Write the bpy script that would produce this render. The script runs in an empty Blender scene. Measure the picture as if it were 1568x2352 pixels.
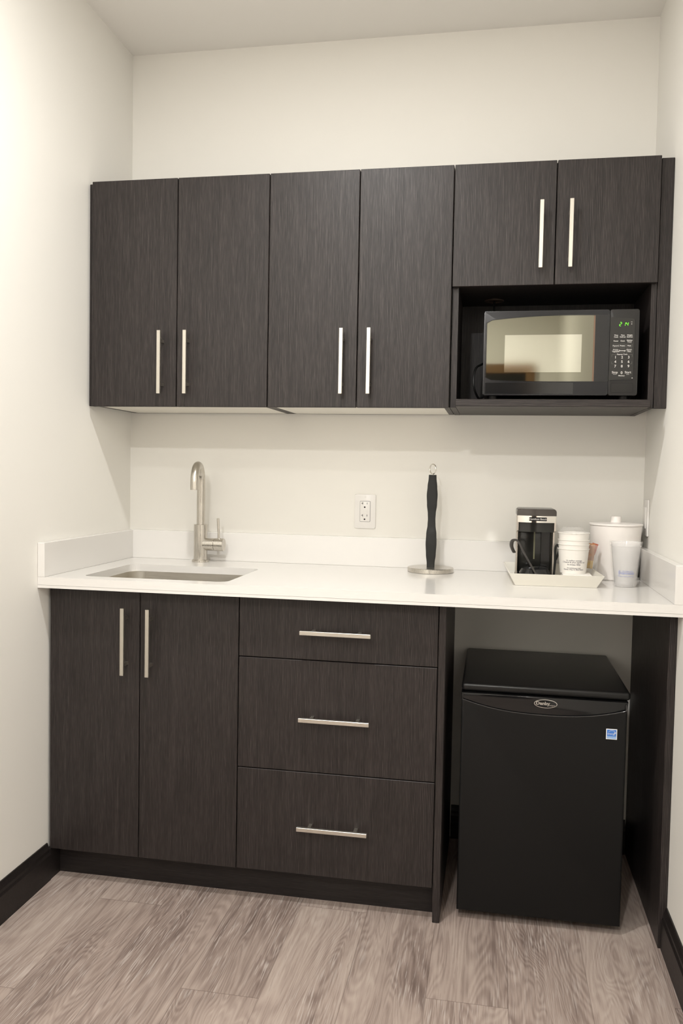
import bpy, bmesh, math, random
from mathutils import Vector, Matrix, Euler
random.seed(4)
C = bpy.context.scene.collection
SC = bpy.context.scene
PI = math.pi

# ------------------------------------------------------------------ camera
cam_d = bpy.data.cameras.new('camera'); cam = bpy.data.objects.new('camera', cam_d); C.objects.link(cam)
cam.location = (1.2744, -2.7983, 1.2215)
cam.rotation_mode = 'XYZ'
cam.rotation_euler = (math.radians(87.3541), math.radians(-1.0688), math.radians(10.3098))
cam_d.sensor_fit = 'VERTICAL'; cam_d.sensor_height = 24.0
cam_d.lens = 1916.9253 / 2352 * 24.0
cam_d.clip_start = 0.02; cam_d.clip_end = 50
SC.camera = cam

# ------------------------------------------------------------------ view + world
SC.view_settings.view_transform = 'Standard'; SC.view_settings.look = 'None'
SC.view_settings.gamma = 1.0; SC.view_settings.use_curve_mapping = False
SC.view_settings.exposure = 0.0
world = bpy.data.worlds.new('world'); SC.world = world; world.use_nodes = True
world.node_tree.nodes['Background'].inputs[0].default_value = (1.0, 0.97, 0.93, 1)
world.node_tree.nodes['Background'].inputs[1].default_value = 0.05

# room measures
W = 1.748; ZC = 2.662; YR = -4.6
WARM = (1.0, 0.985, 0.96)
LAMPS = [((0.78, -1.30), 21.0, 0.09, WARM), ((0.50, -2.45), 10.0, 0.16, WARM), ((0.80, -3.70), 58.0, 0.16, WARM)]   # downlight over the kitchenette, then two unseen fill lamps added behind it
for (lx, ly), en, sz, colr in LAMPS:
    ld = bpy.data.lights.new('downlight_or_fill_lamp', 'AREA'); ld.shape = 'DISK'; ld.size = sz
    ld.energy = en; ld.color = colr
    lo = bpy.data.objects.new('downlight_or_fill_lamp', ld); C.objects.link(lo)
    lo.location = (lx, ly, ZC - 0.012)

# ------------------------------------------------------------------ materials
def mat(name, col=(0.5, 0.5, 0.5), rough=0.5, metal=0.0, spec=0.5, emit=None, estr=0.0, alpha=1.0, coat=0.0, trans=0.0, ior=1.45):
    m = bpy.data.materials.new(name); m.use_nodes = True
    b = m.node_tree.nodes['Principled BSDF']
    b.inputs['Base Color'].default_value = (*col, 1)
    b.inputs['Roughness'].default_value = rough
    b.inputs['Metallic'].default_value = metal
    b.inputs['Specular IOR Level'].default_value = spec
    b.inputs['Alpha'].default_value = alpha
    b.inputs['Coat Weight'].default_value = coat
    b.inputs['Transmission Weight'].default_value = trans
    b.inputs['IOR'].default_value = ior
    if emit:
        b.inputs['Emission Color'].default_value = (*emit, 1); b.inputs['Emission Strength'].default_value = estr
    return m
class NT:
    def __init__(s, m): s.t = m.node_tree; s.n = s.t.nodes; s.l = s.t.links; s.b = s.n['Principled BSDF']
    def new(s, ty, **k):
        n = s.n.new(ty)
        for a, v in k.items(): setattr(n, a, v)
        return n
    def set(s, sock, v):
        if hasattr(v, 'links') or hasattr(v, 'is_linked'): s.l.new(v, sock)
        else: sock.default_value = v
    def math(s, op, a, b=None, c=None):
        n = s.new('ShaderNodeMath', operation=op); s.set(n.inputs[0], a)
        if b is not None: s.set(n.inputs[1], b)
        if c is not None: s.set(n.inputs[2], c)
        return n.outputs[0]
    def comb(s, x, y, z):
        n = s.new('ShaderNodeCombineXYZ')
        for i, v in enumerate((x, y, z)): s.set(n.inputs[i], v)
        return n.outputs[0]
    def noise(s, vec, scale=1, detail=2, rough=.5, dist=0):
        n = s.new('ShaderNodeTexNoise'); s.l.new(vec, n.inputs['Vector'])
        n.inputs['Scale'].default_value = scale; n.inputs['Detail'].default_value = detail
        n.inputs['Roughness'].default_value = rough; n.inputs['Distortion'].default_value = dist
        return n.outputs['Fac']
    def ramp(s, f, stops):
        n = s.new('ShaderNodeValToRGB'); s.l.new(f, n.inputs[0]); e = n.color_ramp.elements
        while len(e) < len(stops): e.new(0.5)
        for q, (p, c) in zip(e, stops):
            q.position = p; q.color = (*c, 1) if len(c) == 3 else c
        return n.outputs[0]
    def maprange(s, v, a, b, c, d):
        n = s.new('ShaderNodeMapRange'); s.l.new(v, n.inputs[0])
        for i, x in enumerate((a, b, c, d)): n.inputs[i + 1].default_value = x
        return n.outputs[0]
    def mix(s, f, a, b, blend='MIX'):
        n = s.new('ShaderNodeMix', data_type='RGBA', blend_type=blend); s.set(n.inputs[0], f)
        s.set(n.inputs[6], a if hasattr(a, 'links') else (*a, 1)); s.set(n.inputs[7], b if hasattr(b, 'links') else (*b, 1))
        return n.outputs[2]
    def bump(s, h, st, dist=0.001):
        n = s.new('ShaderNodeBump'); n.inputs['Strength'].default_value = st; n.inputs['Distance'].default_value = dist
        s.l.new(h, n.inputs['Height']); s.l.new(n.outputs[0], s.b.inputs['Normal'])
    def obj(s):
        return s.new('ShaderNodeTexCoord').outputs['Object']
    def xyz(s, v):
        n = s.new('ShaderNodeSeparateXYZ'); s.l.new(v, n.inputs[0]); return n.outputs

def paint(name, col, bumpst=0.05, rough=0.6):
    m = mat(name, col, rough, spec=0.3); t = NT(m)
    n = t.noise(t.obj(), 260, 3, .6); t.bump(n, bumpst, 0.0006)
    return m
def laminate(name, horizontal=False, k=1.0):
    m = mat(name, rough=0.45, spec=0.42); t = NT(m); x, y, z = t.xyz(t.obj())
    across, along = (z, x) if horizontal else (x, z)
    side = y
    v1 = t.comb(t.math('MULTIPLY', across, 420), t.math('MULTIPLY', side, 420), t.math('MULTIPLY', along, 9))
    v2 = t.comb(t.math('MULTIPLY', across, 900), t.math('MULTIPLY', side, 900), t.math('MULTIPLY', along, 30))
    v3 = t.comb(t.math('MULTIPLY', across, 60), t.math('MULTIPLY', side, 60), t.math('MULTIPLY', along, 2.2))
    a = t.noise(v1, 1, 3, .6, .4); b = t.noise(v2, 1, 2, .5); c = t.noise(v3, 1, 3, .6, 1.2)
    wv = t.new('ShaderNodeTexWave', wave_type='BANDS', bands_direction='X', wave_profile='SIN')
    lw = t.noise(t.comb(t.math('MULTIPLY', across, 9), t.math('MULTIPLY', side, 9), t.math('MULTIPLY', along, 2.5)), 1, 2, .5)
    t.l.new(t.comb(t.math('ADD', t.math('ADD', across, side), t.math('MULTIPLY', lw, .028)), 0.0, 0.0), wv.inputs['Vector'])
    wv.inputs['Scale'].default_value = 75; wv.inputs['Distortion'].default_value = 0
    f = t.math('ADD', t.math('MULTIPLY', a, .34), t.math('ADD', t.math('MULTIPLY', b, .34), t.math('MULTIPLY', c, .14)))
    f = t.math('ADD', f, t.math('MULTIPLY', wv.outputs['Fac'], .18))
    col = t.ramp(f, [(.34, (.009*k, .0068*k, .0064*k)), (.48, (.024*k, .0185*k, .0172*k)), (.56, (.040*k, .0315*k, .0295*k)), (.68, (.082*k, .067*k, .063*k))])
    t.l.new(col, t.b.inputs['Base Color'])
    t.bump(f, .35, 0.0006)
    t.l.new(t.maprange(f, .3, .7, .54, .38), t.b.inputs['Roughness'])
    return m
def brushed(name, col, rough, axis=2, st=.12):
    m = mat(name, col, rough, metal=1.0); t = NT(m); x, y, z = t.xyz(t.obj())
    s = [t.math('MULTIPLY', q, 1500 if i != axis else 25) for i, q in enumerate((x, y, z))]
    n = t.noise(t.comb(*s), 1, 2, .5); t.bump(n, st, 0.0003)
    t.l.new(t.maprange(n, .3, .7, rough * .8, rough * 1.3), t.b.inputs['Roughness'])
    return m
def floor_mat():
    m = mat('washed_oak_planks', rough=0.5, spec=0.35); t = NT(m); x, y, z = t.xyz(t.obj())
    PW, PL = 0.19, 1.2
    u = t.math('DIVIDE', t.math('SUBTRACT', x, 1.34), PW); idx = t.math('FLOOR', u)
    fx = t.math('SUBTRACT', u, idx)
    off = t.math('ADD', t.math('MULTIPLY', idx, .4275), 1.935)
    w = t.math('DIVIDE', t.math('SUBTRACT', y, off), PL); jdx = t.math('FLOOR', w); fy = t.math('SUBTRACT', w, jdx)
    wn = t.new('ShaderNodeTexWhiteNoise'); t.l.new(t.comb(idx, jdx, 3.7), wn.inputs['Vector'])
    r = wn.outputs['Value']; r2 = t.xyz(wn.outputs['Color'])[1]
    sh = t.math('MULTIPLY', r, 37.0)
    # slow figure of the board: cathedral rings and long streaks
    base = t.comb(t.math('ADD', t.math('MULTIPLY', x, 7.5), sh), t.math('ADD', t.math('MULTIPLY', y, 1.3), sh), sh)
    warp = t.noise(base, 1.0, 2, .5, .6)
    rings = t.new('ShaderNodeTexWave', wave_type='BANDS', bands_direction='X', wave_profile='SIN')
    t.l.new(t.comb(t.math('ADD', t.math('MULTIPLY', x, 6.0), t.math('MULTIPLY', warp, 3.4)), t.math('ADD', sh, t.math('MULTIPLY', y, .4)), 0.0), rings.inputs['Vector'])
    rings.inputs['Scale'].default_value = 2.6; rings.inputs['Distortion'].default_value = 2.5
    rings.inputs['Detail'].default_value = 2; rings.inputs['Detail Scale'].default_value = 1.5
    streak = t.noise(t.comb(t.math('ADD', t.math('MULTIPLY', x, 55), t.math('MULTIPLY', warp, 2.2)), t.math('ADD', t.math('MULTIPLY', y, 2.0), sh), sh), 1, 4, .6, .6)
    fine = t.noise(t.comb(t.math('ADD', t.math('MULTIPLY', x, 330), t.math('MULTIPLY', warp, 11)), t.math('ADD', t.math('MULTIPLY', y, 12), sh), sh), 1, 2, .55, .2)
    patch = t.noise(t.comb(t.math('ADD', t.math('MULTIPLY', x, 5), sh), t.math('ADD', t.math('MULTIPLY', y, 2.2), sh), 9.0), 1, 2, .5, .8)
    f = t.math('ADD', t.math('MULTIPLY', streak, .40), t.math('ADD', t.math('MULTIPLY', rings.outputs['Fac'], .085), t.math('MULTIPLY', patch, .50)))
    f = t.math('ADD', f, t.math('MULTIPLY', t.math('SUBTRACT', r2, .5), .10))
    col = t.ramp(f, [(.28, (.150, .110, .095)), (.40, (.265, .205, .178)), (.51, (.370, .296, .258)), (.62, (.440, .362, .316)), (.74, (.50, .43, .385))])
    fl = t.ramp(fine, [(.54, (0, 0, 0)), (.64, (1, 1, 1))])
    flm = t.math('MULTIPLY', t.math('MULTIPLY', fl, t.maprange(patch, .58, .38, .06, .80)), .62)
    col = t.mix(flm, col, (.60, .54, .50))
    dk = t.ramp(fine, [(.36, (1, 1, 1)), (.44, (0, 0, 0))])
    col = t.mix(t.math('MULTIPLY', dk, .22), col, (.11, .075, .062))
    ex = t.math('MINIMUM', fx, t.math('SUBTRACT', 1.0, fx)); ey = t.math('MINIMUM', fy, t.math('SUBTRACT', 1.0, fy))
    seam = t.math('MAXIMUM', t.math('LESS_THAN', ex, .0045), t.math('LESS_THAN', ey, .0009))
    col = t.mix(t.math('MULTIPLY', seam, .45), col, (.08, .055, .045))
    t.l.new(col, t.b.inputs['Base Color'])
    t.bump(t.math('SUBTRACT', fine, t.math('MULTIPLY', seam, 2.0)), .15, 0.0006)
    t.l.new(t.maprange(fine, .3, .7, .42, .58), t.b.inputs['Roughness'])
    return m

M = {}
M['wall'] = paint('cream_wall_paint', (.86, .84, .79))
M['ceiling'] = paint('ceiling_paint', (.95, .93, .89))
M['floor'] = floor_mat()
M['lam'] = laminate('dark_woodgrain_laminate', False, .78)
M['lamh'] = laminate('dark_woodgrain_laminate_crosswise', True, .78)
M['edge'] = mat('laminate_edge_band', (.085, .070, .064), .4)
M['base'] = laminate('dark_baseboard_stain', True, .42)
M['quartz'] = mat('white_quartz', (.755, .735, .705), .16, spec=.5)
M['melamine'] = mat('white_melamine', (.82, .79, .71), .35)
M['steel'] = brushed('satin_nickel_bar', (.60, .57, .51), .34)
M['steelx'] = brushed('satin_nickel_bar_crosswise', (.66, .63, .57), .34, 0)
M['faucet'] = brushed('brushed_faucet_steel', (.60, .57, .52), .27, 2, .10)
M['sink'] = brushed('brushed_sink_steel', (.66, .62, .55), .38, 0, .2)
M['chrome'] = mat('chrome', (.80, .78, .74), .07, 1.0)
M['dark'] = mat('dark_gap', (.006, .006, .006), .7)
M['fridge'] = mat('black_textured_metal', (.0080, .0078, .0076), .5, spec=.22)
t = NT(M['fridge']); t.bump(t.noise(t.obj(), 700, 2, .5), .12, .0004)
M['gloss'] = mat('black_gloss_plastic', (.008, .008, .0085), .10, spec=.5)
M['bplas'] = mat('black_satin_plastic', (.026, .025, .025), .38, spec=.45)
M['bmatte'] = mat('black_matte_coating', (.018, .018, .017), .5, spec=.35)
M['lip'] = mat('fridge_lip_plastic', (.02, .019, .018), .2, spec=.6)
M['mirror'] = mat('tinted_oven_glass', (.155, .150, .118), .03, 1.0)
M['mirror2'] = mat('oven_window_screen', (.33, .325, .275), .06, 1.0)
M['brown'] = mat('brown_glass_edge', (.16, .095, .06), .3)
M['led'] = mat('green_led', (.1, .6, .02), .4, emit=(.20, 1.0, .03), estr=1.5)
M['print'] = mat('pale_print', (.62, .60, .58), .5)
M['printd'] = mat('dim_print', (.17, .165, .155), .5)
M['silver'] = mat('silver_print', (.55, .53, .50), .3, .8)
M['inkgrey'] = mat('grey_ink', (.16, .15, .18), .6)
M['inkblue'] = mat('blue_ink', (.22, .27, .60), .6)
M['stblue'] = mat('sticker_blue', (.055, .20, .62), .45)
M['stblue2'] = mat('sticker_light_blue', (.20, .40, .75), .45)
M['white'] = mat('white_sticker', (.82, .82, .82), .5)
M['plate'] = mat('white_wall_plate', (.83, .81, .78), .3)
M['paper'] = mat('white_paper_cup', (.84, .81, .76), .55)
M['bucket'] = mat('white_bucket_plastic', (.91, .865, .825), .28)
M['tray'] = mat('cream_tray', (.84, .81, .73), .3)
M['film'] = mat('clear_film', (.95, .93, .90), .12, alpha=.16)
M['clear'] = mat('clear_plastic', (.95, .93, .92), .12, alpha=.30)
M['sachet'] = mat('brown_sachet', (.50, .23, .095), .35)
M['sachety'] = mat('yellow_sachet', (.62, .38, .045), .35)
M['sachetr'] = mat('red_print', (.45, .10, .05), .4)
M['maker'] = mat('coffee_maker_silver', (.62, .57, .52), .25, .9)
M['lid'] = mat('coffee_maker_lid', (.060, .052, .046), .25)
M['smoke'] = mat('smoked_plastic', (.016, .016, .014), .14)
M['doorleaf'] = mat('dark_door_paint', (.012, .011, .010), .4)
M['casing'] = mat('brown_door_casing', (.21, .12, .055), .4)
M['lampglow'] = mat('lamp_diffuser', (.9, .9, .85), .4, emit=(1, .94, .85), estr=6)

# ------------------------------------------------------------------ mesh helpers
def add_box(bm, x0, x1, y0, y1, z0, z1, bev=0.0, seg=2):
    r = bmesh.ops.create_cube(bm, size=1.0); vs = r['verts']
    for v in vs:
        v.co = Vector((x0 + (v.co.x + .5) * (x1 - x0), y0 + (v.co.y + .5) * (y1 - y0), z0 + (v.co.z + .5) * (z1 - z0)))
    if bev > 0:
        es = list({e for v in vs for e in v.link_edges})
        bmesh.ops.bevel(bm, geom=es, offset=bev, segments=seg, profile=.5, affect='EDGES', clamp_overlap=True)
def bx(*a, **k):
    bm = bmesh.new(); add_box(bm, *a, **k); return bm
def add_lathe(bm, prof, cx=0, cy=0, seg=48, close=True):
    """prof: (r, z) going round the section"""
    rings = []
    for r, z in prof:
        if r < 1e-6: rings.append([bm.verts.new((cx, cy, z))])
        else: rings.append([bm.verts.new((cx + r * math.cos(2 * PI * i / seg), cy + r * math.sin(2 * PI * i / seg), z)) for i in range(seg)])
    for a, b in zip(rings, rings[1:]):
        for i in range(seg):
            j = (i + 1) % seg
            q = [a[i % len(a)], a[j % len(a)], b[j % len(b)], b[i % len(b)]]
            u = []
            for v in q:
                if v not in u: u.append(v)
            if len(u) > 2:
                try: bm.faces.new(u)
                except ValueError: pass
def add_tube(bm, pts, r, seg=12, caps=True, flat=None):
    pts = [Vector(p) for p in pts]; n = len(pts); rs = r if isinstance(r, (list, tuple)) else [r] * n
    rings = []; up = None
    for i, p in enumerate(pts):
        d = (pts[min(i + 1, n - 1)] - pts[max(i - 1, 0)]).normalized()
        if up is None:
            up = Vector((0, 0, 1)) if abs(d.z) < .9 else Vector((1, 0, 0))
        s = d.cross(up).normalized(); up = s.cross(d).normalized()
        fu = flat if flat else 1.0
        rings.append([bm.verts.new(p + s * (math.cos(2 * PI * k / seg) * rs[i]) + up * (math.sin(2 * PI * k / seg) * rs[i] * fu)) for k in range(seg)])
    for a, b in zip(rings, rings[1:]):
        for k in range(seg):
            bm.faces.new((a[k], a[(k + 1) % seg], b[(k + 1) % seg], b[k]))
    if caps:
        bm.faces.new(rings[0][::-1]); bm.faces.new(rings[-1])
def add_prism(bm, poly, y0, y1, bev=0.0, seg=2, side_only=False):
    """poly in (x, z), extruded from y0 (front) to y1"""
    a = [bm.verts.new((x, y0, z)) for x, z in poly]; b = [bm.verts.new((x, y1, z)) for x, z in poly]
    n = len(poly); f = bm.faces.new(a); bm.faces.new(b[::-1])
    for i in range(n): bm.faces.new((a[i], b[i], b[(i + 1) % n], a[(i + 1) % n]))
    if bev > 0:
        bmesh.ops.bevel(bm, geom=list(f.edges), offset=bev, segments=seg, profile=.5, affect='EDGES', clamp_overlap=True)
def rrect(x0, x1, z0, z1, r, n=5):
    out = []
    for cx, cz, a0 in ((x1 - r, z1 - r, 0), (x0 + r, z1 - r, 90), (x0 + r, z0 + r, 180), (x1 - r, z0 + r, 270)):
        for i in range(n + 1):
            a = math.radians(a0 + 90 * i / n); out.append((cx + r * math.cos(a), cz + r * math.sin(a)))
    return out
def add_ring_rect(bm, x0, x1, z0, z1, y, w, r=.002):
    o = rrect(x0, x1, z0, z1, r); i = rrect(x0 + w, x1 - w, z0 + w, z1 - w, max(r - w, .0002))
    A = [bm.verts.new((a, y, b)) for a, b in o]; B = [bm.verts.new((a, y, b)) for a, b in i]; n = len(A)
    for k in range(n): bm.faces.new((A[k], A[(k + 1) % n], B[(k + 1) % n], B[k]))
def add_text(bm, s, size, fn, align='CENTER', bold=0.0, squash=1.0):
    """letters as flat outline faces, placed by fn(u, v)"""
    cu = bpy.data.curves.new('lettering', 'FONT'); cu.body = s; cu.size = size; cu.align_x = align; cu.align_y = 'CENTER'
    cu.offset = bold; cu.resolution_u = 3
    o = bpy.data.objects.new('lettering', cu); C.objects.link(o)
    dg = bpy.context.evaluated_depsgraph_get(); dg.update()
    me = bpy.data.meshes.new_from_object(o.evaluated_get(dg))
    vs = [bm.verts.new(fn(v.co.x * squash, v.co.y)) for v in me.vertices]
    for p in me.polygons:
        try: bm.faces.new([vs[i] for i in p.vertices])
        except ValueError: pass
    bpy.data.objects.remove(o); bpy.data.curves.remove(cu); bpy.data.meshes.remove(me)
def flatfn(x, y, z):
    return lambda u, v: Vector((x + u, y, z + v))
SMOOTH = 38
def finish(bm, name, material, smooth=True, keep_n=False):
    if not keep_n: bmesh.ops.recalc_face_normals(bm, faces=bm.faces)
    me = bpy.data.meshes.new(name); bm.to_mesh(me); bm.free()
    me.materials.append(material)
    if smooth:
        me.polygons.foreach_set('use_smooth', [True] * len(me.polygons))
        me.set_sharp_from_angle(angle=math.radians(SMOOTH))
    me.update(); return me
def root_loc(p):
    v = Vector((0, 0, 0))
    while p is not None: v += p.location; p = p.parent
    return v
def obj(name, bm, material, parent=None, org=None, smooth=True, keep_n=False):
    off = root_loc(parent) if parent else Vector(org or (0, 0, 0))
    bmesh.ops.translate(bm, verts=bm.verts, vec=-off)
    o = bpy.data.objects.new(name, finish(bm, name, material, smooth, keep_n)); C.objects.link(o)
    if parent: o.parent = parent
    else: o.location = off
    return o
def tag(o, label, cat, group=None):
    o['label'] = label; o['category'] = cat
    if group: o['group'] = group
    return o
def thing(name, label, cat, loc, group=None):
    o = bpy.data.objects.new(name, None); C.objects.link(o); o.location = loc; o.empty_display_size = .05
    return tag(o, label, cat, group)
def struct(name, bm, m, smooth=False):
    o = obj(name, bm, m, smooth=smooth); o['kind'] = 'structure'; return o
def dup(root, loc):
    r = root.copy(); C.objects.link(r); r.location = loc
    for ch in list(root.children):
        c = ch.copy(); C.objects.link(c); c.parent = r
        for g in ch.children:
            d = g.copy(); C.objects.link(d); d.parent = c
    return r

# ------------------------------------------------------------------ setting
H = .910; ZT = .879; T = .0214; BS = .098; CD = .616     # counter
struct('floor', bx(-.1, W + .1, YR - .1, .1, -.05, 0), M['floor'])
struct('ceiling', bx(-.1, W + .1, YR - .1, .1, ZC, ZC + .05), M['ceiling'])
struct('wall_back', bx(-.1, W + .1, 0, .1, 0, ZC), M['wall'])
struct('wall_left', bx(-.1, 0, YR - .1, 0, 0, ZC), M['wall'])
struct('wall_right', bx(W, W + .1, YR - .1, 0, 0, ZC), M['wall'])
struct('wall_rear', bx(0, W, YR - .1, YR, 0, ZC), M['wall'])
def bb_profile(h, t_):   # (outward, z)
    return [(0, 0), (t_, 0), (t_, h * .70), (t_ * .72, h * .76), (t_ * .72, h * .84), (t_ * .40, h * .93), (t_ * .25, h), (0, h)]
def baseboard(name, kind):
    bm = bmesh.new(); h = .111; t_ = .014
    def run(pf, p0, p1, outx, outy):
        a = [bm.verts.new((p0[0] + outx * o, p0[1] + outy * o, z)) for o, z in pf]
        b = [bm.verts.new((p1[0] + outx * o, p1[1] + outy * o, z)) for o, z in pf]
        n = len(a); bm.faces.new(a); bm.faces.new(b[::-1])
        for i in range(n): bm.faces.new((a[i], b[i], b[(i + 1) % n], a[(i + 1) % n]))
    if kind == 'left':
        run(bb_profile(h, t_), (0, -.563), (0, YR + .0), 1, 0); run([(0, 0), (.012, 0), (.012, .0935), (0, .0935)], (0, -.505), (0, -.563), 1, 0)
    elif kind == 'right': run(bb_profile(h, t_), (W, -.562), (W, YR), -1, 0)
    elif kind == 'back': run(bb_profile(h, t_), (1.163, 0), (1.726, 0), 0, -1)
    elif kind == 'rear':
        run(bb_profile(h, t_), (.015, YR), (.60, YR), 0, 1)
    struct(name, bm, M['base'])
for s in ('left', 'right', 'back', 'rear'): baseboard('baseboard_' + s, s)
# doorway behind the camera (mirrored in the oven door)
d1 = struct('door_1', bx(.70, 1.50, YR, YR + .03, 0, 2.03), M['doorleaf'])
bm = bmesh.new(); add_box(bm, .63, .70, YR, YR + .04, 0, 2.10); add_box(bm, 1.50, 1.57, YR, YR + .04, 0, 2.10); add_box(bm, .70, 1.50, YR, YR + .04, 2.03, 2.10)
struct('trim_1', bm, M['casing'])
bm = bmesh.new(); add_tube(bm, [(.78, YR + .03, 1.0), (.78, YR + .07, 1.0)], .01); add_tube(bm, [(.78, YR + .07, 1.0), (.89, YR + .07, 1.0)], .009)
obj('door_handle', bm, M['chrome'], d1)
# ceiling lamps: the real downlight, then housings for the two added fill lamps
for i, ((lx, ly), en, sz, colr) in enumerate(LAMPS):
    t_ = thing('downlight_or_fill', ['round recessed ceiling light above the kitchenette', 'added unseen fill light in the ceiling in the middle of the room', 'added unseen fill light in the ceiling by the door behind'][i], 'ceiling light', (lx, ly, ZC), 'recessed ceiling lights')
    bm = bmesh.new(); r = sz / 2
    add_lathe(bm, [(r + .03, ZC), (r + .03, ZC - .004), (r + .012, ZC - .009), (r + .002, ZC - .004), (r + .002, ZC)], lx, ly, 48)
    obj('trim_ring', bm, M['plate'], t_)
    bm = bmesh.new(); add_lathe(bm, [(0, ZC - .002), (r, ZC - .002), (r, ZC - .0005)], lx, ly, 40)
    obj('diffuser', bm, M['lampglow'], t_)

# ------------------------------------------------------------------ handles
def handle(parent, x, z, L=.193, vertical=True, yf=0.0, name='handle'):
    """square bar handle; yf is the door face"""
    bm = bmesh.new(); h = L / 2; w = .0056; y1 = yf - .027; y0 = yf - .0365
    if vertical:
        add_box(bm, x - w, x + w, y0, y1, z - h, z + h, .0008, 1)
        for s in (-1, 1): add_box(bm, x - .0042, x + .0042, y1 - .001, yf, z + s * (h - .030) - .0045, z + s * (h - .030) + .0045)
    else:
        add_box(bm, x - h, x + h, y0, y1, z - w, z + w, .0008, 1)
        for s in (-1, 1): add_box(bm, x + s * (h - .034) - .0045, x + s * (h - .034) + .0045, y1 - .001, yf, z - .0042, z + .0042)
    return obj(name, bm, M['steel'] if vertical else M['steelx'], parent, smooth=False)
def slab(x0, x1, yf, yb, z0, z1):
    return bx(x0, x1, yf, yb, z0, z1, bev=.0012, seg=1)

# ------------------------------------------------------------------ upper cabinets
U = [.0153, .2988, .5904, .8652, 1.1409, 1.4296, 1.7111]
ZU0, ZU1, ZM = 1.4192, 2.1182, 1.7699
YD, YC = -.328, -.310
g = .00125
def carcass(bm, x0, x1, z0, z1, yf, yb=-.001, t_=.016, bottom=True, top=True, back=True):
    add_box(bm, x0, x0 + t_, yf, yb, z0, z1); add_box(bm, x1 - t_, x1, yf, yb, z0, z1)
    if bottom: add_box(bm, x0 + t_, x1 - t_, yf, yb, z0, z0 + t_)
    if top: add_box(bm, x0 + t_, x1 - t_, yf, yb, z1 - t_, z1)
    if back: add_box(bm, x0 + t_, x1 - t_, yb - .008, yb, z0 + (t_ if bottom else 0), z1 - (t_ if top else 0))
def upper(x0, xm, x1, hx, label):
    t_ = thing('wall_cabinet', label, 'cabinet', ((x0 + x1) / 2, -.001, ZU0), 'tall wall cabinets')
    bm = bmesh.new(); carcass(bm, x0 + .0005, x1 - .0005, ZU0 + .003, ZU1 - .002, YC, bottom=False)
    obj('carcass', bm, M['lam'], t_, smooth=False)
    obj('bottom_panel', bx(x0 + .0165, x1 - .0165, YC, -.001, ZU0 + .003, ZU0 + .019), M['melamine'], t_, smooth=False)['label'] = 'white underside panel'
    for a, b, h in ((x0, xm, hx[0]), (xm, x1, hx[1])):
        d = obj('door', slab(a + g, b - g, YD, YC - .0005, ZU0, ZU1), M['lam'], t_, smooth=False)
        handle(d, h, 1.553, yf=YD)
upper(U[0], U[1], U[2], (.2535, .337), 'dark woodgrain two-door wall cabinet above the sink')
upper(U[2], U[3], U[4], (.8218, .904), 'dark woodgrain two-door wall cabinet above the wall outlet, next to the microwave')
# microwave cabinet
t_ = thing('microwave_cabinet', 'dark woodgrain wall cabinet with two short doors over an open microwave niche', 'cabinet', ((U[4] + U[6]) / 2, -.001, ZU0))
bm = bmesh.new(); xa, xb = U[4] + .002, U[6] + .0005
add_box(bm, xa, xa + .0175, YC, -.001, ZU0 + .002, ZU1 - .002); add_box(bm, xb - .0150, xb, YC, -.001, ZU0 + .002, ZU1 - .002)
add_box(bm, xa + .0175, xb - .015, YC, -.001, ZU1 - .018, ZU1 - .002); add_box(bm, xa + .0175, xb - .015, YC, -.001, ZM + .004, ZM + .020)
add_box(bm, xa + .0175, xb - .015, -.012, -.001, ZU0 + .024, ZU1 - .018)
obj('carcass', bm, M['lam'], t_, smooth=False)
obj('shelf', slab(xa + .0178, xb - .0153, -.356, -.001, 1.4215, 1.4425), M['lamh'], t_, smooth=False)
for a, b, h in ((U[4], U[5], 1.3885), (U[5], U[6], 1.4695)):
    d = obj('door', slab(a + g, b - g, YD, YC - .0005, ZM, ZU1), M['lam'], t_, smooth=False); handle(d, h, 1.9045, yf=YD, L=.189)
bm = bmesh.new(); add_lathe(bm, [(.018, ZM + .0038), (.030, ZM + .0038), (.030, ZM + .001), (.018, ZM - .001), (.018, ZM + .0038)], 1.262, -.10, 32)
obj('grommet', bm, mat('brown_grommet', (.07, .045, .03), .4), t_)
# filler strips against the side walls
tag(obj('filler_strip', slab(U[6] + .002, W - .0005, YC - .002, YC + .014, ZU0 + .002, ZU1 - .002), M['lam'], org=(W - .01, -.31, ZU0), smooth=False), 'dark woodgrain filler strip between the microwave cabinet and the wall', 'filler strip', 'filler strips beside the wall cabinets')
tag(obj('filler_strip', slab(.0005, U[0] - .001, YC - .002, YC + .014, ZU0 + .002, ZU1 - .002), M['lam'], org=(.005, -.31, ZU0), smooth=False), 'narrow dark filler strip between the wall and the cabinet above the sink', 'filler strip', 'filler strips beside the wall cabinets')

# ------------------------------------------------------------------ base cabinets
B = [.0075, .2877, .5832, 1.1404]; F = -.560; FC = -.542; ZB = .0948
def base_carc(x0, x1):
    bm = bmesh.new(); carcass(bm, x0, x1, ZB, ZT - .001, FC, -.001, top=False); add_box(bm, x0 + .016, x1 - .016, FC, FC + .08, ZT - .017, ZT - .001); return bm
t_ = thing('sink_base_cabinet', 'dark woodgrain two-door base cabinet under the sink', 'cabinet', (.29, -.001, 0))
obj('carcass', base_carc(.001, B[2] - .0005), M['lam'], t_, smooth=False)
for a, b, h in ((B[0], B[1], .248), (B[1], B[2], .3237)):
    d = obj('door', slab(a + g, b - g, F, FC - .0005, ZB, ZT - .004), M['lam'], t_, smooth=False); handle(d, h, .7308, yf=F)
t_ = thing('drawer_cabinet', 'dark woodgrain base cabinet with three stacked drawers', 'cabinet', (.86, -.001, 0))
obj('carcass', base_carc(B[2] + .0005, B[3] - .0005), M['lam'], t_, smooth=False)
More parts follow.
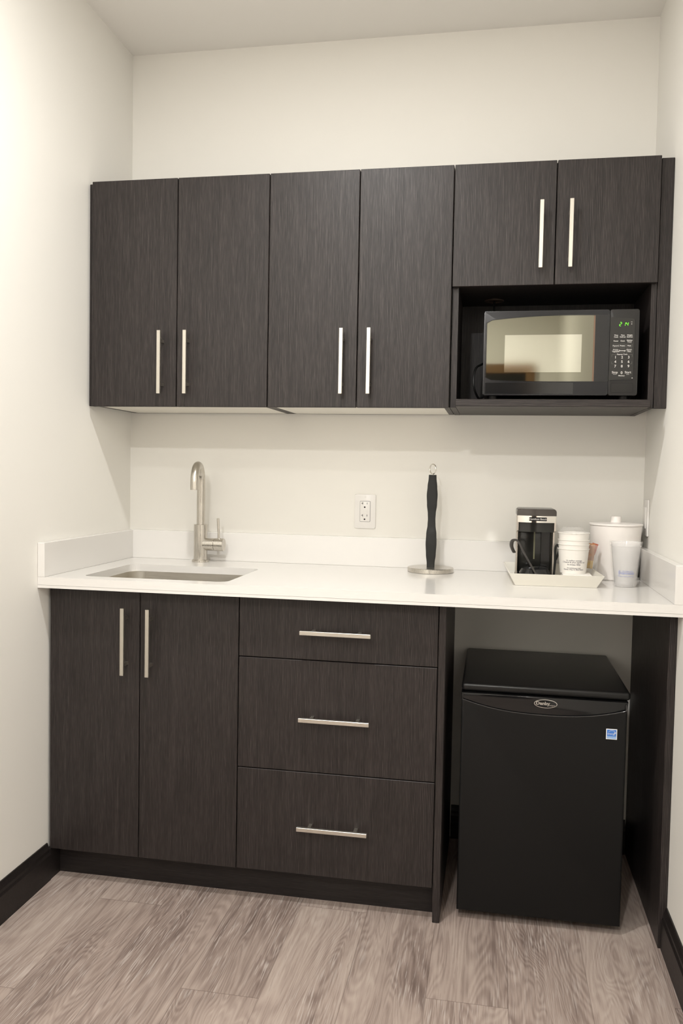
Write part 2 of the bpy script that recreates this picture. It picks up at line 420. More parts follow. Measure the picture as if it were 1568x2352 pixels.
for z0, z1, hz in ((.7032, ZT - .004, .7844), (.388, .7032, .5433), (ZB, .388, .2385)):
    d = obj('drawer', slab(B[2] + g, B[3] - g, F, FC - .0005, z0 + g, z1 - (g if z1 < .8 else 0)), M['lam'], t_, smooth=False)
    handle(d, .863, hz, L=.196, vertical=False, yf=F)
tag(obj('toe_kick', bx(.001, B[3] - .0005, -.5045, -.488, .0, ZB - .0005), M['base'], org=(.57, -.49, 0), smooth=False), 'dark recessed toe kick board under the sink and drawer cabinets', 'toe kick')
tag(obj('end_panel', slab(B[3] + .0008, B[3] + .0205, F, -.015, .0003, ZT - .0005), M['lam'], org=(1.15, -.28, 0), smooth=False), 'dark woodgrain floor-standing end panel between the drawers and the fridge', 'cabinet panel', 'end panels of the fridge bay')
tag(obj('end_panel', slab(1.7275, W - .0005, F, -.001, .0003, ZT - .0005), M['lam'], org=(1.737, -.28, 0), smooth=False), 'dark woodgrain end panel against the side wall, past the fridge', 'cabinet panel', 'end panels of the fridge bay')

# ------------------------------------------------------------------ countertop with sink cut-out
t_ = thing('countertop', 'white quartz countertop with low backsplashes along three walls', 'countertop', (W / 2, -.3, ZT))
HX0, HX1, HY0, HY1 = .1064, .5435, -.556, -.213
def holed(x0, x1, y0, y1, z0, z1, hole):
    bm = bmesh.new(); es = []
    for loop in ([(x0, y0), (x1, y0), (x1, y1), (x0, y1)], hole):
        vs = [bm.verts.new((a, b, z1)) for a, b in loop]
        for i in range(len(vs)): es.append(bm.edges.new((vs[i], vs[(i + 1) % len(vs)])))
    r = bmesh.ops.triangle_fill(bm, use_beauty=True, use_dissolve=False, edges=es)
    fs = [f for f in bm.faces]
    e = bmesh.ops.extrude_face_region(bm, geom=fs)
    bmesh.ops.translate(bm, verts=[v for v in e['geom'] if isinstance(v, bmesh.types.BMVert)], vec=(0, 0, z0 - z1))
    return bm
hole = rrect(HX0, HX1, HY0, HY1, .028, 6)
bm = holed(.0005, W - .0005, -CD, -.0005, .887, H, hole); add_box(bm, .0005, W - .0005, -CD, -.590, ZT, .8875)
obj('worktop', bm, M['quartz'], t_, smooth=False)
bm = bx(.0006, W - .0006, -T, -.0006, H, H + BS, bev=.001, seg=1); obj('backsplash', bm, M['quartz'], t_, smooth=False)
bm = bx(.0006, T, -CD, -T - .0004, H, H + BS, bev=.001, seg=1); obj('backsplash', bm, M['quartz'], t_, smooth=False)
bm = bx(W - T, W - .0006, -CD, -T - .0004, H, H + BS, bev=.001, seg=1); obj('backsplash', bm, M['quartz'], t_, smooth=False)
# sink bowl
t_ = thing('sink', 'undermount stainless steel sink bowl below the faucet', 'sink', (.325, -.385, .72))
bm = bmesh.new(); rings = []
for off, z in ((.018, .8868), (-.001, .8868), (-.001, .884), (-.006, .80), (-.014, .745), (-.030, .728), (-.06, .722)):
    rings.append([bm.verts.new((a, b, z)) for a, b in rrect(HX0 - off, HX1 + off, HY0 - off, HY1 + off, max(.045 + off * .6, .01), 6)])
for a, b in zip(rings, rings[1:]):
    for i in range(len(a)): bm.faces.new((a[i], a[(i + 1) % len(a)], b[(i + 1) % len(b)], b[i]))
bm.faces.new(rings[-1])
obj('bowl', bm, M['sink'], t_)
bm = bmesh.new(); add_lathe(bm, [(.0, .7225), (.030, .7225), (.040, .7245), (.043, .7225)], .325, -.385, 32); obj('drain', bm, M['chrome'], t_)

# ------------------------------------------------------------------ faucet
fx, fy = .2934, -.078
t_ = thing('faucet', 'brushed steel gooseneck faucet with side lever at the sink', 'faucet', (fx, fy, H))
bm = bmesh.new(); add_lathe(bm, [(0, H + .0002), (.0295, H + .0002), (.0295, H + .006), (.028, H + .0078), (.0232, H + .0078)], fx, fy); obj('base_ring', bm, M['faucet'], t_)
bm = bmesh.new(); add_lathe(bm, [(.0232, H + .007), (.0232, 1.0375), (.0222, 1.0385), (.0140, 1.0385)], fx, fy)
obj('body', bm, M['faucet'], t_)
dx, dy = .15, -.989; R_ = .055; pts = [(fx, fy, 1.036), (fx, fy, 1.10)]
for i in range(0, 19):
    a = PI * i / 18; o = R_ * (1 - math.cos(a)); pts.append((fx + dx * o, fy + dy * o, 1.184 + R_ * math.sin(a)))
pts.append((fx + dx * 2 * R_, fy + dy * 2 * R_, 1.1585))
bm = bmesh.new(); add_tube(bm, pts, .0138, 24, caps=False)
sp = obj('spout', bm, M['faucet'], t_)
bm = bmesh.new(); e = pts[-1]; add_lathe(bm, [(.0137, e[2] + .0003), (.0115, e[2] + .0003), (.0110, e[2] + .010), (0, e[2] + .010)], e[0], e[1], 24); obj('aerator', bm, M['dark'], sp)
bm = bmesh.new()
def xcyl(bm, x0, x1, r, y, z, seg=32, b=.001):
    add_tube(bm, [(x0, y, z), (x0 + b, y, z), (x1 - b, y, z), (x1, y, z)], [r - b, r, r, r - b], seg)
xcyl(bm, fx + .012, fx + .0505, .0212, fy, .971); obj('valve_body', bm, M['faucet'], t_)
bm = bmesh.new(); xcyl(bm, fx + .0515, fx + .0835, .0218, fy, .971); hk = obj('handle_knob', bm, M['faucet'], t_)
bm = bmesh.new(); add_tube(bm, [(fx + .066, fy, .990), (fx + .062, fy - .001, 1.061)], .0044, 16); obj('lever', bm, M['faucet'], hk)

# ------------------------------------------------------------------ outlet and switch
def slotset(bm, x, y, z):
    add_box(bm, x - .0088, x - .0072, y - .0004, y, z + .004, z + .0118); add_box(bm, x - .0128, x - .0088, y - .0004, y, z + .0074, z + .0088)
    add_box(bm, x + .0062, x + .0076, y - .0004, y, z + .0045, z + .0112)
    add_prism(bm, [(x - .0012 + .0028 * math.cos(a * PI / 8), z - .0050 + .0028 * math.sin(a * PI / 8)) for a in range(16)], y - .0004, y)
ox, oz = .8500, 1.0945
t_ = thing('wall_outlet', 'white two-socket electrical outlet on the wall behind the counter', 'outlet', (ox, 0, oz))
bm = bmesh.new(); add_prism(bm, rrect(ox - .0353, ox + .0353, oz - .0575, oz + .0575, .004), -.0055, -.0002, .002); obj('cover_plate', bm, M['plate'], t_)
bm = bmesh.new(); add_prism(bm, rrect(ox - .0178, ox + .0178, oz - .0350, oz + .0350, .0025), -.0062, -.005); obj('insert_gap', bm, M['inkgrey'], t_)
bm = bmesh.new(); add_prism(bm, rrect(ox - .0168, ox + .0168, oz - .0340, oz + .0340, .002), -.0078, -.005, .0006)
add_box(bm, ox - .0075, ox + .0075, -.0088, -.0075, oz + .0012, oz + .0052); add_box(bm, ox - .0075, ox + .0075, -.0088, -.0075, oz - .0052, oz - .0012)
ins = obj('socket_insert', bm, M['plate'], t_)
for dz_ in (.0195, -.0215):
    bm = bmesh.new(); slotset(bm, ox, -.0078, oz + dz_); obj('socket_slots', bm, M['dark'], ins, smooth=False)
for s in (-1, 1):
    bm = bmesh.new(); add_tube(bm, [(ox, -.0052, oz + s * .0485), (ox, -.0062, oz + s * .0485)], .0028, 14); obj('screw', bm, M['plate'], t_)
t_ = thing('wall_switch', 'white wall plate on the side wall behind the ice bucket', 'wall plate', (W, -.075, 1.10))
obj('cover_plate', bx(W - .0060, W - .0003, -.112, -.040, 1.045, 1.158, bev=.002), M['plate'], t_)
obj('rocker', bx(W - .0095, W - .0055, -.093, -.060, 1.068, 1.135, bev=.0015), M['plate'], t_)

# ------------------------------------------------------------------ paper towel holder
px_, py_ = 1.0825, -.108
t_ = thing('paper_towel_holder', 'empty paper towel holder with black wavy post and round steel base', 'paper towel holder', (px_, py_, H))
bm = bmesh.new(); add_lathe(bm, [(0, H + .0003), (.0725, H + .0003), (.074, H + .0015), (.074, H + .0135), (.0725, H + .015), (0, H + .015)], px_, py_, 72); obj('base', bm, M['faucet'], t_)
bm = bmesh.new(); prof = [(0, .0122), (.04, .0124), (.14, .0155), (.26, .0172), (.36, .0160), (.46, .0126), (.52, .0118), (.58, .0126), (.68, .0158), (.78, .0170), (.88, .0150), (.96, .0124), (1.0, .0120)]
zb0, zb1 = H + .015, 1.2225
def pint(f):
    for (a, va), (b, vb) in zip(prof, prof[1:]):
        if f <= b:
            q = (f - a) / (b - a); q = q * q * (3 - 2 * q); return va + (vb - va) * q
    return prof[-1][1]
N = 60; rings = []
for i in range(N + 1):
    f = i / N; r = pint(f); z = zb0 + (zb1 - zb0) * f
    rings.append([bm.verts.new((px_ + a, py_ + b, z)) for a, b in rrect(-r, r, -r * .62, r * .62, .003, 3)])
for a, b in zip(rings, rings[1:]):
    for i in range(len(a)): bm.faces.new((a[i], a[(i + 1) % len(a)], b[(i + 1) % len(b)], b[i]))
bm.faces.new(rings[0][::-1]); bm.faces.new(rings[-1])
obj('post', bm, M['bmatte'], t_)
bm = bmesh.new(); ang = math.radians(-48); R2 = .0155
pp = [(px_ + R2 * math.sin(2 * PI * i / 36) * math.cos(ang), py_ + R2 * math.sin(2 * PI * i / 36) * math.sin(ang), zb1 + .0185 - R2 * math.cos(2 * PI * i / 36)) for i in range(37)]
add_tube(bm, pp, .0022, 10, caps=False); add_tube(bm, [(px_, py_, zb1 - .0005), (px_, py_, zb1 + .004)], .003, 10); obj('ring', bm, M['chrome'], t_)

# ------------------------------------------------------------------ fridge
FX0, FX1, FYF = 1.2050, 1.6385, -.522; FZ = .655
t_ = thing('mini_fridge', 'black compact fridge standing in the bay below the counter', 'fridge', ((FX0 + FX1) / 2, -.28, 0))
obj('cabinet', bx(FX0 + .004, FX1 - .004, -.462, -.040, .022, .632, bev=.006), M['fridge'], t_)
obj('top', bx(FX0 - .001, FX1 + .010, -.508, -.030, .632, FZ, bev=.009, seg=4), mat('black_lid', (.010, .010, .010), .33, spec=.4), t_)
def arc(u):  # lower edge of the handle recess, u in 0..1
    return .6305 - .046 + .046 * abs(2 * u - 1) ** 2.4 * .62 - .004 * u
poly = [(FX0, .024), (FX1, .024)]
for i in range(33):
    u = 1 - i / 32; poly.append((FX0 + (FX1 - FX0) * u, arc(u)))
bm = bmesh.new(); add_prism(bm, poly, FYF, -.468, .006, 3)
dr = obj('door', bm, M['fridge'], t_)
bm = bmesh.new(); poly = [(FX0 + (FX1 - FX0) * (i / 32), arc(i / 32) - .0005) for i in range(33)] + [(FX1 + .003, .6300), (FX0 - .001, .6300)]
add_prism(bm, poly, FYF + .006, -.470, .003, 3); hs = obj('handle_strip', bm, M['gloss'], dr)
bm = bmesh.new(); pts = [(FX0 + .003 + (FX1 - FX0 - .006) * i / 40, FYF + .0012, arc(i / 40) - .0005) for i in range(41)]
pts = [(pts[0][0], FYF + .004, pts[0][2] + .016)] + pts + [(pts[-1][0], FYF + .004, pts[-1][2] + .016)]
add_tube(bm, pts, .0016, 8); obj('handle_lip', bm, M['lip'], dr)
for fx_ in (FX0 + .04, FX1 - .04):
    for fy_ in (-.44, -.08):
        bm = bmesh.new(); add_lathe(bm, [(0, .0003), (.016, .0003), (.016, .0215), (0, .0215)], fx_, fy_, 20); obj('foot', bm, M['bplas'], t_)
# badge
bx_, bz_ = 1.4285, .6130
by_ = FYF + .0058
bm = bmesh.new(); n = 40
A = [bm.verts.new((bx_ + .0305 * math.cos(2 * PI * i / n), by_ - .0006, bz_ + .0118 * math.sin(2 * PI * i / n))) for i in range(n)]
Bv = [bm.verts.new((bx_ + .0288 * math.cos(2 * PI * i / n), by_ - .0008, bz_ + .0102 * math.sin(2 * PI * i / n))) for i in range(n)]
for i in range(n): bm.faces.new((A[i], A[(i + 1) % n], Bv[(i + 1) % n], Bv[i]))
add_text(bm, 'Danby', .0122, flatfn(bx_ - .0075, by_ - .0009, bz_ + .0008), bold=.0004, squash=1.15)
add_text(bm, 'Designer', .0052, flatfn(bx_ + .0160, by_ - .0009, bz_ - .0035))
obj('brand_badge', bm, M['silver'], dr, smooth=False)
# energy sticker
sx, sz = 1.6000, .5450; sy = FYF
bm = bmesh.new(); add_box(bm, sx - .0140, sx + .0140, sy - .0004, sy + .0002, sz - .0140, sz + .0140); st = obj('energy_sticker', bm, M['white'], t_, smooth=False); st['label'] = 'blue and white square sticker'
bm = bmesh.new(); add_box(bm, sx - .0118, sx + .0118, sy - .0008, sy - .0004, sz - .0055, sz + .0118); obj('sticker_field', bm, M['stblue'], st, smooth=False)
bm = bmesh.new(); add_box(bm, sx - .0118, sx + .0118, sy - .0008, sy - .0004, sz - .0118, sz - .0060); obj('sticker_band', bm, M['stblue2'], st, smooth=False)
bm = bmesh.new()
pa = []; 
for i in range(25):
    a = math.radians(200 - 190 * i / 24); pa.append((sx + .0010 + .0098 * math.cos(a), sz + .0012 + .0088 * math.sin(a)))
for (a, b), (c, d) in zip(pa, pa[1:]):
    w = .0004; bm.faces.new([bm.verts.new(q) for q in ((a, sy - .001, b - w), (c, sy - .001, d - w), (c, sy - .001, d + w), (a, sy - .001, b + w))])
add_text(bm, 'energy', .0072, flatfn(sx - .0006, sy - .001, sz + .0010)); add_text(bm, 'ENERGY STAR', .0034, flatfn(sx, sy - .001, sz - .0090))
add_text(bm, '\u2605', .007, flatfn(sx + .0085, sy - .001, sz + .0035))
obj('sticker_lettering', bm, M['white'], st, smooth=False)

# ------------------------------------------------------------------ microwave
MX0, MX1, MZ0, MZ1, MY = 1.2365, 1.6635, 1.4555, 1.6955, -.336
t_ = thing('microwave', 'black microwave oven with a mirrored door standing in the cabinet niche', 'microwave', ((MX0 + MX1) / 2, -.17, 1.4425))
cx_ = lambda c: MX0 + (c - 308) * (MX1 - MX0) / 979
cz_ = lambda r: MZ0 + (740 - r) * (MZ1 - MZ0) / 538
obj('housing', bx(MX0 + .003, MX1 - .003, MY + .019, -.030, MZ0 + .001, MZ1 - .002, bev=.004), M['bplas'], t_)
for q in ((MX0 + .03, MY + .05), (MX1 - .03, MY + .05), (MX0 + .03, -.07), (MX1 - .03, -.07)):
    bm = bmesh.new(); add_lathe(bm, [(0, 1.4428), (.011, 1.4428), (.013, 1.4565), (0, 1.4565)], q[0], q[1], 20); obj('foot', bm, M['bplas'], t_)
xs = cx_(1107)
bm = bmesh.new(); add_prism(bm, rrect(MX0, xs - .0006, MZ0, MZ1, .004), MY, MY + .0185, .0025); dr = obj('door', bm, mat('microwave_door_plastic', (.012, .012, .014), .22, spec=.5), t_)
bm = bmesh.new(); add_prism(bm, rrect(xs + .0006, MX1, MZ0, MZ1, .004), MY, MY + .0185, .0025); cp = obj('control_panel', bm, mat('microwave_panel_plastic', (.020, .019, .018), .36, spec=.4), t_)
def inpoly(L, Rr, topf, botf, n=20, rc=14):
    p = []
    for i in range(n + 1): c = L + (Rr - L) * i / n; p.append((cx_(c), cz_(topf(c) if i or rc == 0 else topf(c) + rc)))
    for i in range(n + 1): c = Rr + (L - Rr) * i / n; p.append((cx_(c), cz_(botf(c) if i < n or rc == 0 else botf(c) - rc)))
    return p
topa = lambda c: 236 + 30 * (abs(c - 860) / 540) ** 2.2
bota = lambda c: 652 - 16 * (abs(c - 860) / 540) ** 2.6
bm = bmesh.new(); add_prism(bm, inpoly(322, 1106, lambda c: topa(c) - 5, lambda c: bota(c) + 4), MY - .0006, MY + .001); obj('door_inlay', bm, M['gloss'], dr, smooth=False)
bm = bmesh.new(); add_prism(bm, inpoly(328, 1006, topa, bota), MY - .0010, MY - .0002); gl = obj('door_glass', bm, M['mirror'], dr, smooth=False)
bm = bmesh.new(); add_prism(bm, inpoly(1006, 1016, lambda c: topa(c), lambda c: bota(c), 2, 0), MY - .0010, MY - .0002); obj('glass_edge', bm, M['brown'], dr, smooth=False)
bm = bmesh.new(); add_box(bm, cx_(445), cx_(934), MY - .0013, MY - .0009, cz_(594), cz_(356)); obj('viewing_window', bm, M['mirror2'], gl, smooth=False)
bm = bmesh.new(); add_box(bm, cx_(325), cx_(888), MY - .0004, MY + .001, cz_(731), cz_(660)); obj('lower_trim', bm, M['gloss'], dr, smooth=False)
# control panel details
bm = bmesh.new(); add_prism(bm, [(cx_(1109), cz_(250)), (cx_(1225), cz_(256)), (cx_(1252), cz_(263)), (cx_(1262), cz_(275)), (cx_(1258), cz_(634)), (cx_(1109), cz_(645))][::-1], MY - .0006, MY + .001); kp = obj('keypad', bm, mat('keypad_plastic', (.024, .023, .021), .3, spec=.4), cp, smooth=False)
bm = bmesh.new(); add_ring_rect(bm, cx_(1124), cx_(1262), cz_(724), cz_(661), MY - .0003, .0009, .004); obj('release_button', bm, M['dark'], cp, smooth=False)
bm = bmesh.new(); add_box(bm, cx_(1262), cx_(1264.5), MY - .0003, MY + .0005, cz_(634), cz_(270)); add_box(bm, cx_(1109), cx_(1258), MY - .0003, MY + .0005, cz_(649), cz_(645.5)); obj('panel_groove', bm, M['dark'], cp, smooth=False)
yk = MY - .0009
def seg7(bm, x, z, on, w=.0048, h=.0100, s=.0011):
    sl = .0016
    def q(u0, v0, u1, v1):
        dx_, dz_ = u1 - u0, v1 - v0; L = math.hypot(dx_, dz_); nx, nz = -dz_ / L * s / 2, dx_ / L * s / 2
        P = [(u0 + nx, v0 + nz), (u1 + nx, v1 + nz), (u1 - nx, v1 - nz), (u0 - nx, v0 - nz)]
        bm.faces.new([bm.verts.new((x + a + b / h * sl, yk, z + b)) for a, b in P])
    e = .0007; D = {'a': (e, h, w - e, h), 'b': (w, h - e, w, h / 2 + e), 'c': (w, h / 2 - e, w, e), 'd': (e, 0, w - e, 0), 'e': (0, e, 0, h / 2 - e), 'f': (0, h / 2 + e, 0, h - e), 'g': (e, h / 2, w - e, h / 2)}
    for k in on: q(*D[k])
bm = bmesh.new(); zb_ = cz_(306)
seg7(bm, cx_(1164.5), zb_, 'abged'); seg7(bm, cx_(1189), zb_, 'bc'); seg7(bm, cx_(1206), zb_, 'fgbc')
obj('clock_digits', bm, M['led'], kp, smooth=False)
bm = bmesh.new(); F_ = lambda c, r: flatfn(cx_(c), yk, cz_(r))
for c, r, s in ((1147, 364, 'Time'), (1147, 375, 'Cook'), (1188, 364, 'Time'), (1188, 375, 'Defrost'), (1231, 364, 'Weight'), (1231, 375, 'Defrost'), (1147, 400, 'Power'), (1188, 400, 'Clock'), (1231, 396, 'Kitchen'), (1231, 406, 'Timer'),
                (1147, 430, 'Popcorn'), (1188, 430, 'Potato'), (1230, 430, 'Pizza'), (1147, 455, 'Frozen'), (1147, 465, 'Vegetable'), (1188, 460, 'Beverage'), (1230, 455, 'Dinner'), (1230, 465, 'Plate'), (1188, 483, 'Express Cook'), (1188, 617, 'Memory')):
    add_text(bm, s, .0049, F_(c, r), bold=.00012)
for i in range(9): add_text(bm, str(i + 1), .0100, F_(1147 + (i % 3) * 41, 502 + (i // 3) * 28), bold=.0002)
add_text(bm, '0', .0105, F_(1188, 599), bold=.0002); add_text(bm, 'Stop', .0088, F_(1146, 596), bold=.0001); add_text(bm, 'Start', .0088, F_(1227, 596), bold=.0001)
add_text(bm, 'Cancel', .0034, F_(1146, 608)); add_text(bm, 'Enter', .0034, F_(1227, 609)); add_text(bm, 'PM', .0034, F_(1240, 283))
add_box(bm, cx_(1238), cx_(1243), yk - .0001, yk + .0001, cz_(297), cz_(292)); add_box(bm, cx_(1251), cx_(1257), yk - .0001, yk + .0001, cz_(634), cz_(629))
obj('keypad_lettering', bm, M['print'], kp, smooth=False)
bm = bmesh.new()
for r in (430, 460):
    for c in (1147, 1188, 1230): add_ring_rect(bm, cx_(c - 18), cx_(c + 18), cz_(r + 12), cz_(r - 12), yk, .0005, .002)
L_, R__ = cx_(1124), cx_(1250)
for x0, x1, z0, z1 in ((L_, cx_(1158), cz_(484), cz_(483)), (cx_(1217), R__, cz_(484), cz_(483)), (L_, L_ + .0005, cz_(500), cz_(484)), (R__ - .0005, R__, cz_(500), cz_(484)), (L_, L_ + .0005, cz_(542), cz_(528)), (R__ - .0005, R__, cz_(542), cz_(528)), (L_, L_ + .005, cz_(543), cz_(542)), (R__ - .005, R__, cz_(543), cz_(542))):
    add_box(bm, x0, x1, yk - .0001, yk + .0001, z0, z1)
obj('keypad_outlines', bm, M['printd'], kp, smooth=False)
def smooth_path(P, n=8):
    P = [Vector(p) for p in P]; out = []
    for i in range(len(P) - 1):
        p0, p1, p2, p3 = P[max(i - 1, 0)], P[i], P[i + 1], P[min(i + 2, len(P) - 1)]
        for k in range(n):
            s = k / n; out.append(.5 * ((2 * p1) + (p2 - p0) * s + (2 * p0 - 5 * p1 + 4 * p2 - p3) * s * s + (3 * p1 - p0 - 3 * p2 + p3) * s ** 3))
    out.append(P[-1]); return out
bm = bmesh.new(); add_tube(bm, smooth_path([(1.262, -.10, ZM + .003), (1.262, -.06, ZM - .03), (1.258, -.020, 1.70), (1.240, -.022, 1.60), (1.212, -.16, 1.555), (1.207, -.20, 1.50), (1.222, -.16, 1.463), (1.239, -.10, 1.475)]), .0035, 8); obj('power_cord', bm, M['bmatte'], t_)

# ------------------------------------------------------------------ tray
def at(o, deg, c):  # turn everything about a vertical axis at c
    o.rotation_euler.z = math.radians(deg)
TX0, TX1, TY0, TY1 = 1.343, 1.572, -.360, -.066
bm = bmesh.new(); rings = []
for o_, z in ((0, H + .0004), (.0175, .945), (.0145, .9455), (-.002, .9142)):
    rings.append([bm.verts.new((a, b, z)) for a, b in rrect(TX0 - o_, TX1 + o_, TY0 - o_, TY1 + o_, .003, 2)])
for a, b in zip(rings, rings[1:]):
    for i in range(len(a)): bm.faces.new((a[i], a[(i + 1) % len(a)], b[(i + 1) % len(b)], b[i]))
bm.faces.new(rings[0][::-1]); bm.faces.new(rings[-1])
tr = tag(obj('serving_tray', bm, M['tray'], org=(TX0, TY0, H)), 'cream serving tray with flared sides under the coffee maker and paper cups', 'tray')
tr.rotation_euler.z = math.radians(2.5)
# ------------------------------------------------------------------ coffee maker
KX0, KX1, KY0, KY1, KZ = 1.3475, 1.4600, -.262, -.125, .9152
t_ = thing('coffee_maker', 'small black and silver coffee maker standing on the tray', 'coffee maker', ((KX0 + KX1) / 2, -.20, KZ))
kxm = (KX0 + KX1) / 2; kw = (KX1 - KX0) / 2
def dshape(x0, x1, yf, yb, bow, n=12, r=.010):
    p = [(x1, yb), (x0, yb)]
    for i in range(n + 1):
        u = i / n; p.append((x0 + (x1 - x0) * u, yf - bow * (1 - (2 * u - 1) ** 2)))
    return p
def add_vprism(bm, poly, z0, z1, bev=0, seg=3, topin=0, topz=None):
    a = [bm.verts.new((x, y, z0)) for x, y in poly]; b = [bm.verts.new((x, y, z1)) for x, y in poly]; n = len(poly)
    bm.faces.new(a[::-1]); f = bm.faces.new(b)
    for i in range(n): bm.faces.new((a[i], a[(i + 1) % n], b[(i + 1) % n], b[i]))
    if bev: bmesh.ops.bevel(bm, geom=list(f.edges), offset=bev, segments=seg, profile=.5, affect='EDGES', clamp_overlap=True)
bm = bmesh.new(); add_vprism(bm, dshape(KX0, KX1, KY0 + .004, KY1, .010), KZ, KZ + .012, .002); obj('base', bm, M['smoke'], t_)
obj('back_column', bx(KX0 + .006, KX1 - .006, -.178, KY1, KZ + .012, 1.088, bev=.003), M['smoke'], t_)
for s, x in ((-1, KX0), (1, KX1 - .0045)):
    bm = bmesh.new()
    poly = [(-.215, KZ + .001), (-.215, 1.055), (KY0 + .006, 1.062), (KY0 + .006, 1.107), (KY1, 1.107), (KY1, KZ + .001)]
    a = [bm.verts.new((x, y, z)) for y, z in poly]; b = [bm.verts.new((x + .0045, y, z)) for y, z in poly]
    bm.faces.new(a); bm.faces.new(b[::-1])
    for i in range(6): bm.faces.new((a[i], b[i], b[(i + 1) % 6], a[(i + 1) % 6]))
    obj('side_panel', bm, M['maker'], t_, smooth=False)
bm = bmesh.new(); add_vprism(bm, dshape(KX0 + .005, KX1 - .005, KY0 + .014, KY1 - .002, .008), 1.058, 1.0925); obj('brew_head', bm, M['smoke'], t_)
bm = bmesh.new(); add_vprism(bm, dshape(KX0 + .0015, KX1 - .0015, KY0 + .005, KY1 - .001, .011), 1.0865, 1.1065); bd = obj('chrome_band', bm, M['chrome'], t_)
bm = bmesh.new(); add_box(bm, kxm - .022, kxm + .029, KY0 - .0078, KY0 + .002, 1.0915, 1.1025, .001, 1); npl = obj('name_plate', bm, M['gloss'], bd, smooth=False)
bm = bmesh.new(); add_text(bm, 'Hamilton Beach', .0078, flatfn(kxm + .0035, KY0 - .0082, 1.0970)); obj('plate_lettering', bm, M['print'], npl, smooth=False)
bm = bmesh.new(); add_vprism(bm, dshape(KX0 - .001, KX1 + .001, KY0 + .001, KY1 + .002, .012), 1.1068, 1.1270, .0085, 4); obj('lid', bm, M['lid'], t_)
bm = bmesh.new(); add_lathe(bm, [(0, KZ + .0125), (.045, KZ + .0125), (.047, KZ + .018), (.040, KZ + .032), (.020, KZ + .038), (0, KZ + .038)], kxm, -.226, 40); obj('warming_plate', bm, M['gloss'], t_)
bm = bmesh.new(); add_box(bm, kxm - .003, kxm + .001, -.1795, -.1775, .97, 1.055); obj('water_gauge', bm, mat('gauge_strip', (.20, .20, .12), .3), t_, smooth=False)
bm = bmesh.new(); add_box(bm, kxm + .018, kxm + .046, -.1800, -.1775, .94, 1.056, .002, 1); obj('reservoir_window', bm, M['gloss'], t_, smooth=False)
bm = bmesh.new(); add_tube(bm, smooth_path([(KX0 - .005, -.190, .990), (KX0 - .014, -.225, 1.012), (KX0 - .011, -.268, 1.032), (KX0 + .004, -.279, 1.030), (KX0 + .020, -.282, 1.000), (KX0 + .046, -.284, .955), (KX0 + .062, -.284, .930), (KX0 + .075, -.280, .9195), (KX0 + .095, -.282, .9178)]), .0058, 12, flat=.5); obj('power_cord', bm, mat('grey_cord_rubber', (.055, .050, .047), .45), t_)
bm = bmesh.new(); add_tube(bm, smooth_path([(KX1 + .001, -.215, .925), (KX1 + .0035, -.222, .97), (KX1 + .003, -.232, 1.012), (KX1 + .010, -.236, 1.020), (KX1 + .0125, -.232, 1.002), (KX1 + .006, -.220, .975)]), .0034, 8); obj('cord_loop', bm, M['bmatte'], t_)

# ------------------------------------------------------------------ paper packet, cups
pk = tag(obj('paper_packet', bx(1.4815, 1.5640, -.295, -.190, .9156, .9390, bev=.002), M['paper'], org=(1.528, -.24, .9154)), 'flat white paper packet lying on the tray under the paper cups', 'packet')
ccx, ccy, cz0 = 1.5145, -.236, .9393
def cup_mesh(x, y, z, rb, rt, h, th=.0009, lip=.0018, seg=56):
    bm = bmesh.new()
    add_lathe(bm, [(0, z + .003), (rb - .003, z + .003), (rb - .002, z), (rb, z), (rt, z + h - .002), (rt + lip, z + h - .001), (rt + lip, z + h + .0008), (rt, z + h + .0012), (rt - th, z + h - .0005), (rb - th, z + .0048), (0, z + .0045)], x, y, seg)
    return bm
CUPL = ['printed white paper cup at the bottom of the nested stack on the tray', 'white paper cup second from the bottom of the nested stack', 'white paper cup second from the top of the nested stack', 'topmost white paper cup of the stack under crinkled film']
zc0 = [0, .0135, .0270, .0470]
c0 = tag(obj('paper_cup', cup_mesh(ccx, ccy, cz0, .0375, .0445, .072), M['paper'], org=(ccx, ccy, cz0)), CUPL[0], 'paper cup', 'nested paper cups on the tray')
for i in range(1, 4):
    c = c0.copy(); C.objects.link(c); c.location = (ccx, ccy, cz0 + zc0[i]); c['label'] = CUPL[i]
def cone(x, y, z0, r0, r1, h, ang0):
    def fn(u, v):
        r = r0 + (r1 - r0) * (v / h) + .0003; a = ang0 + u / r
        return Vector((x + r * math.sin(a), y - r * math.cos(a), z0 + v))
    return fn
cf = cone(ccx, ccy, cz0, .0375, .0445, .072, -.03)
bm = bmesh.new()
for s, sz_, v in (("Un meilleur avantage", .0056, .0392), ("L'heure la plus rapide sur", .0068, .0340), ("le niveau Elite", .0070, .0272), ("Un traitement royal", .0050, .0170), ("Fastest Way to Elite Status", .0056, .0125)):
    add_text(bm, s, sz_, (lambda vv: (lambda u, w: cf(u, w + vv)))(v), bold=.00008)
obj('cup_lettering', bm, M['inkgrey'], c0, smooth=False)
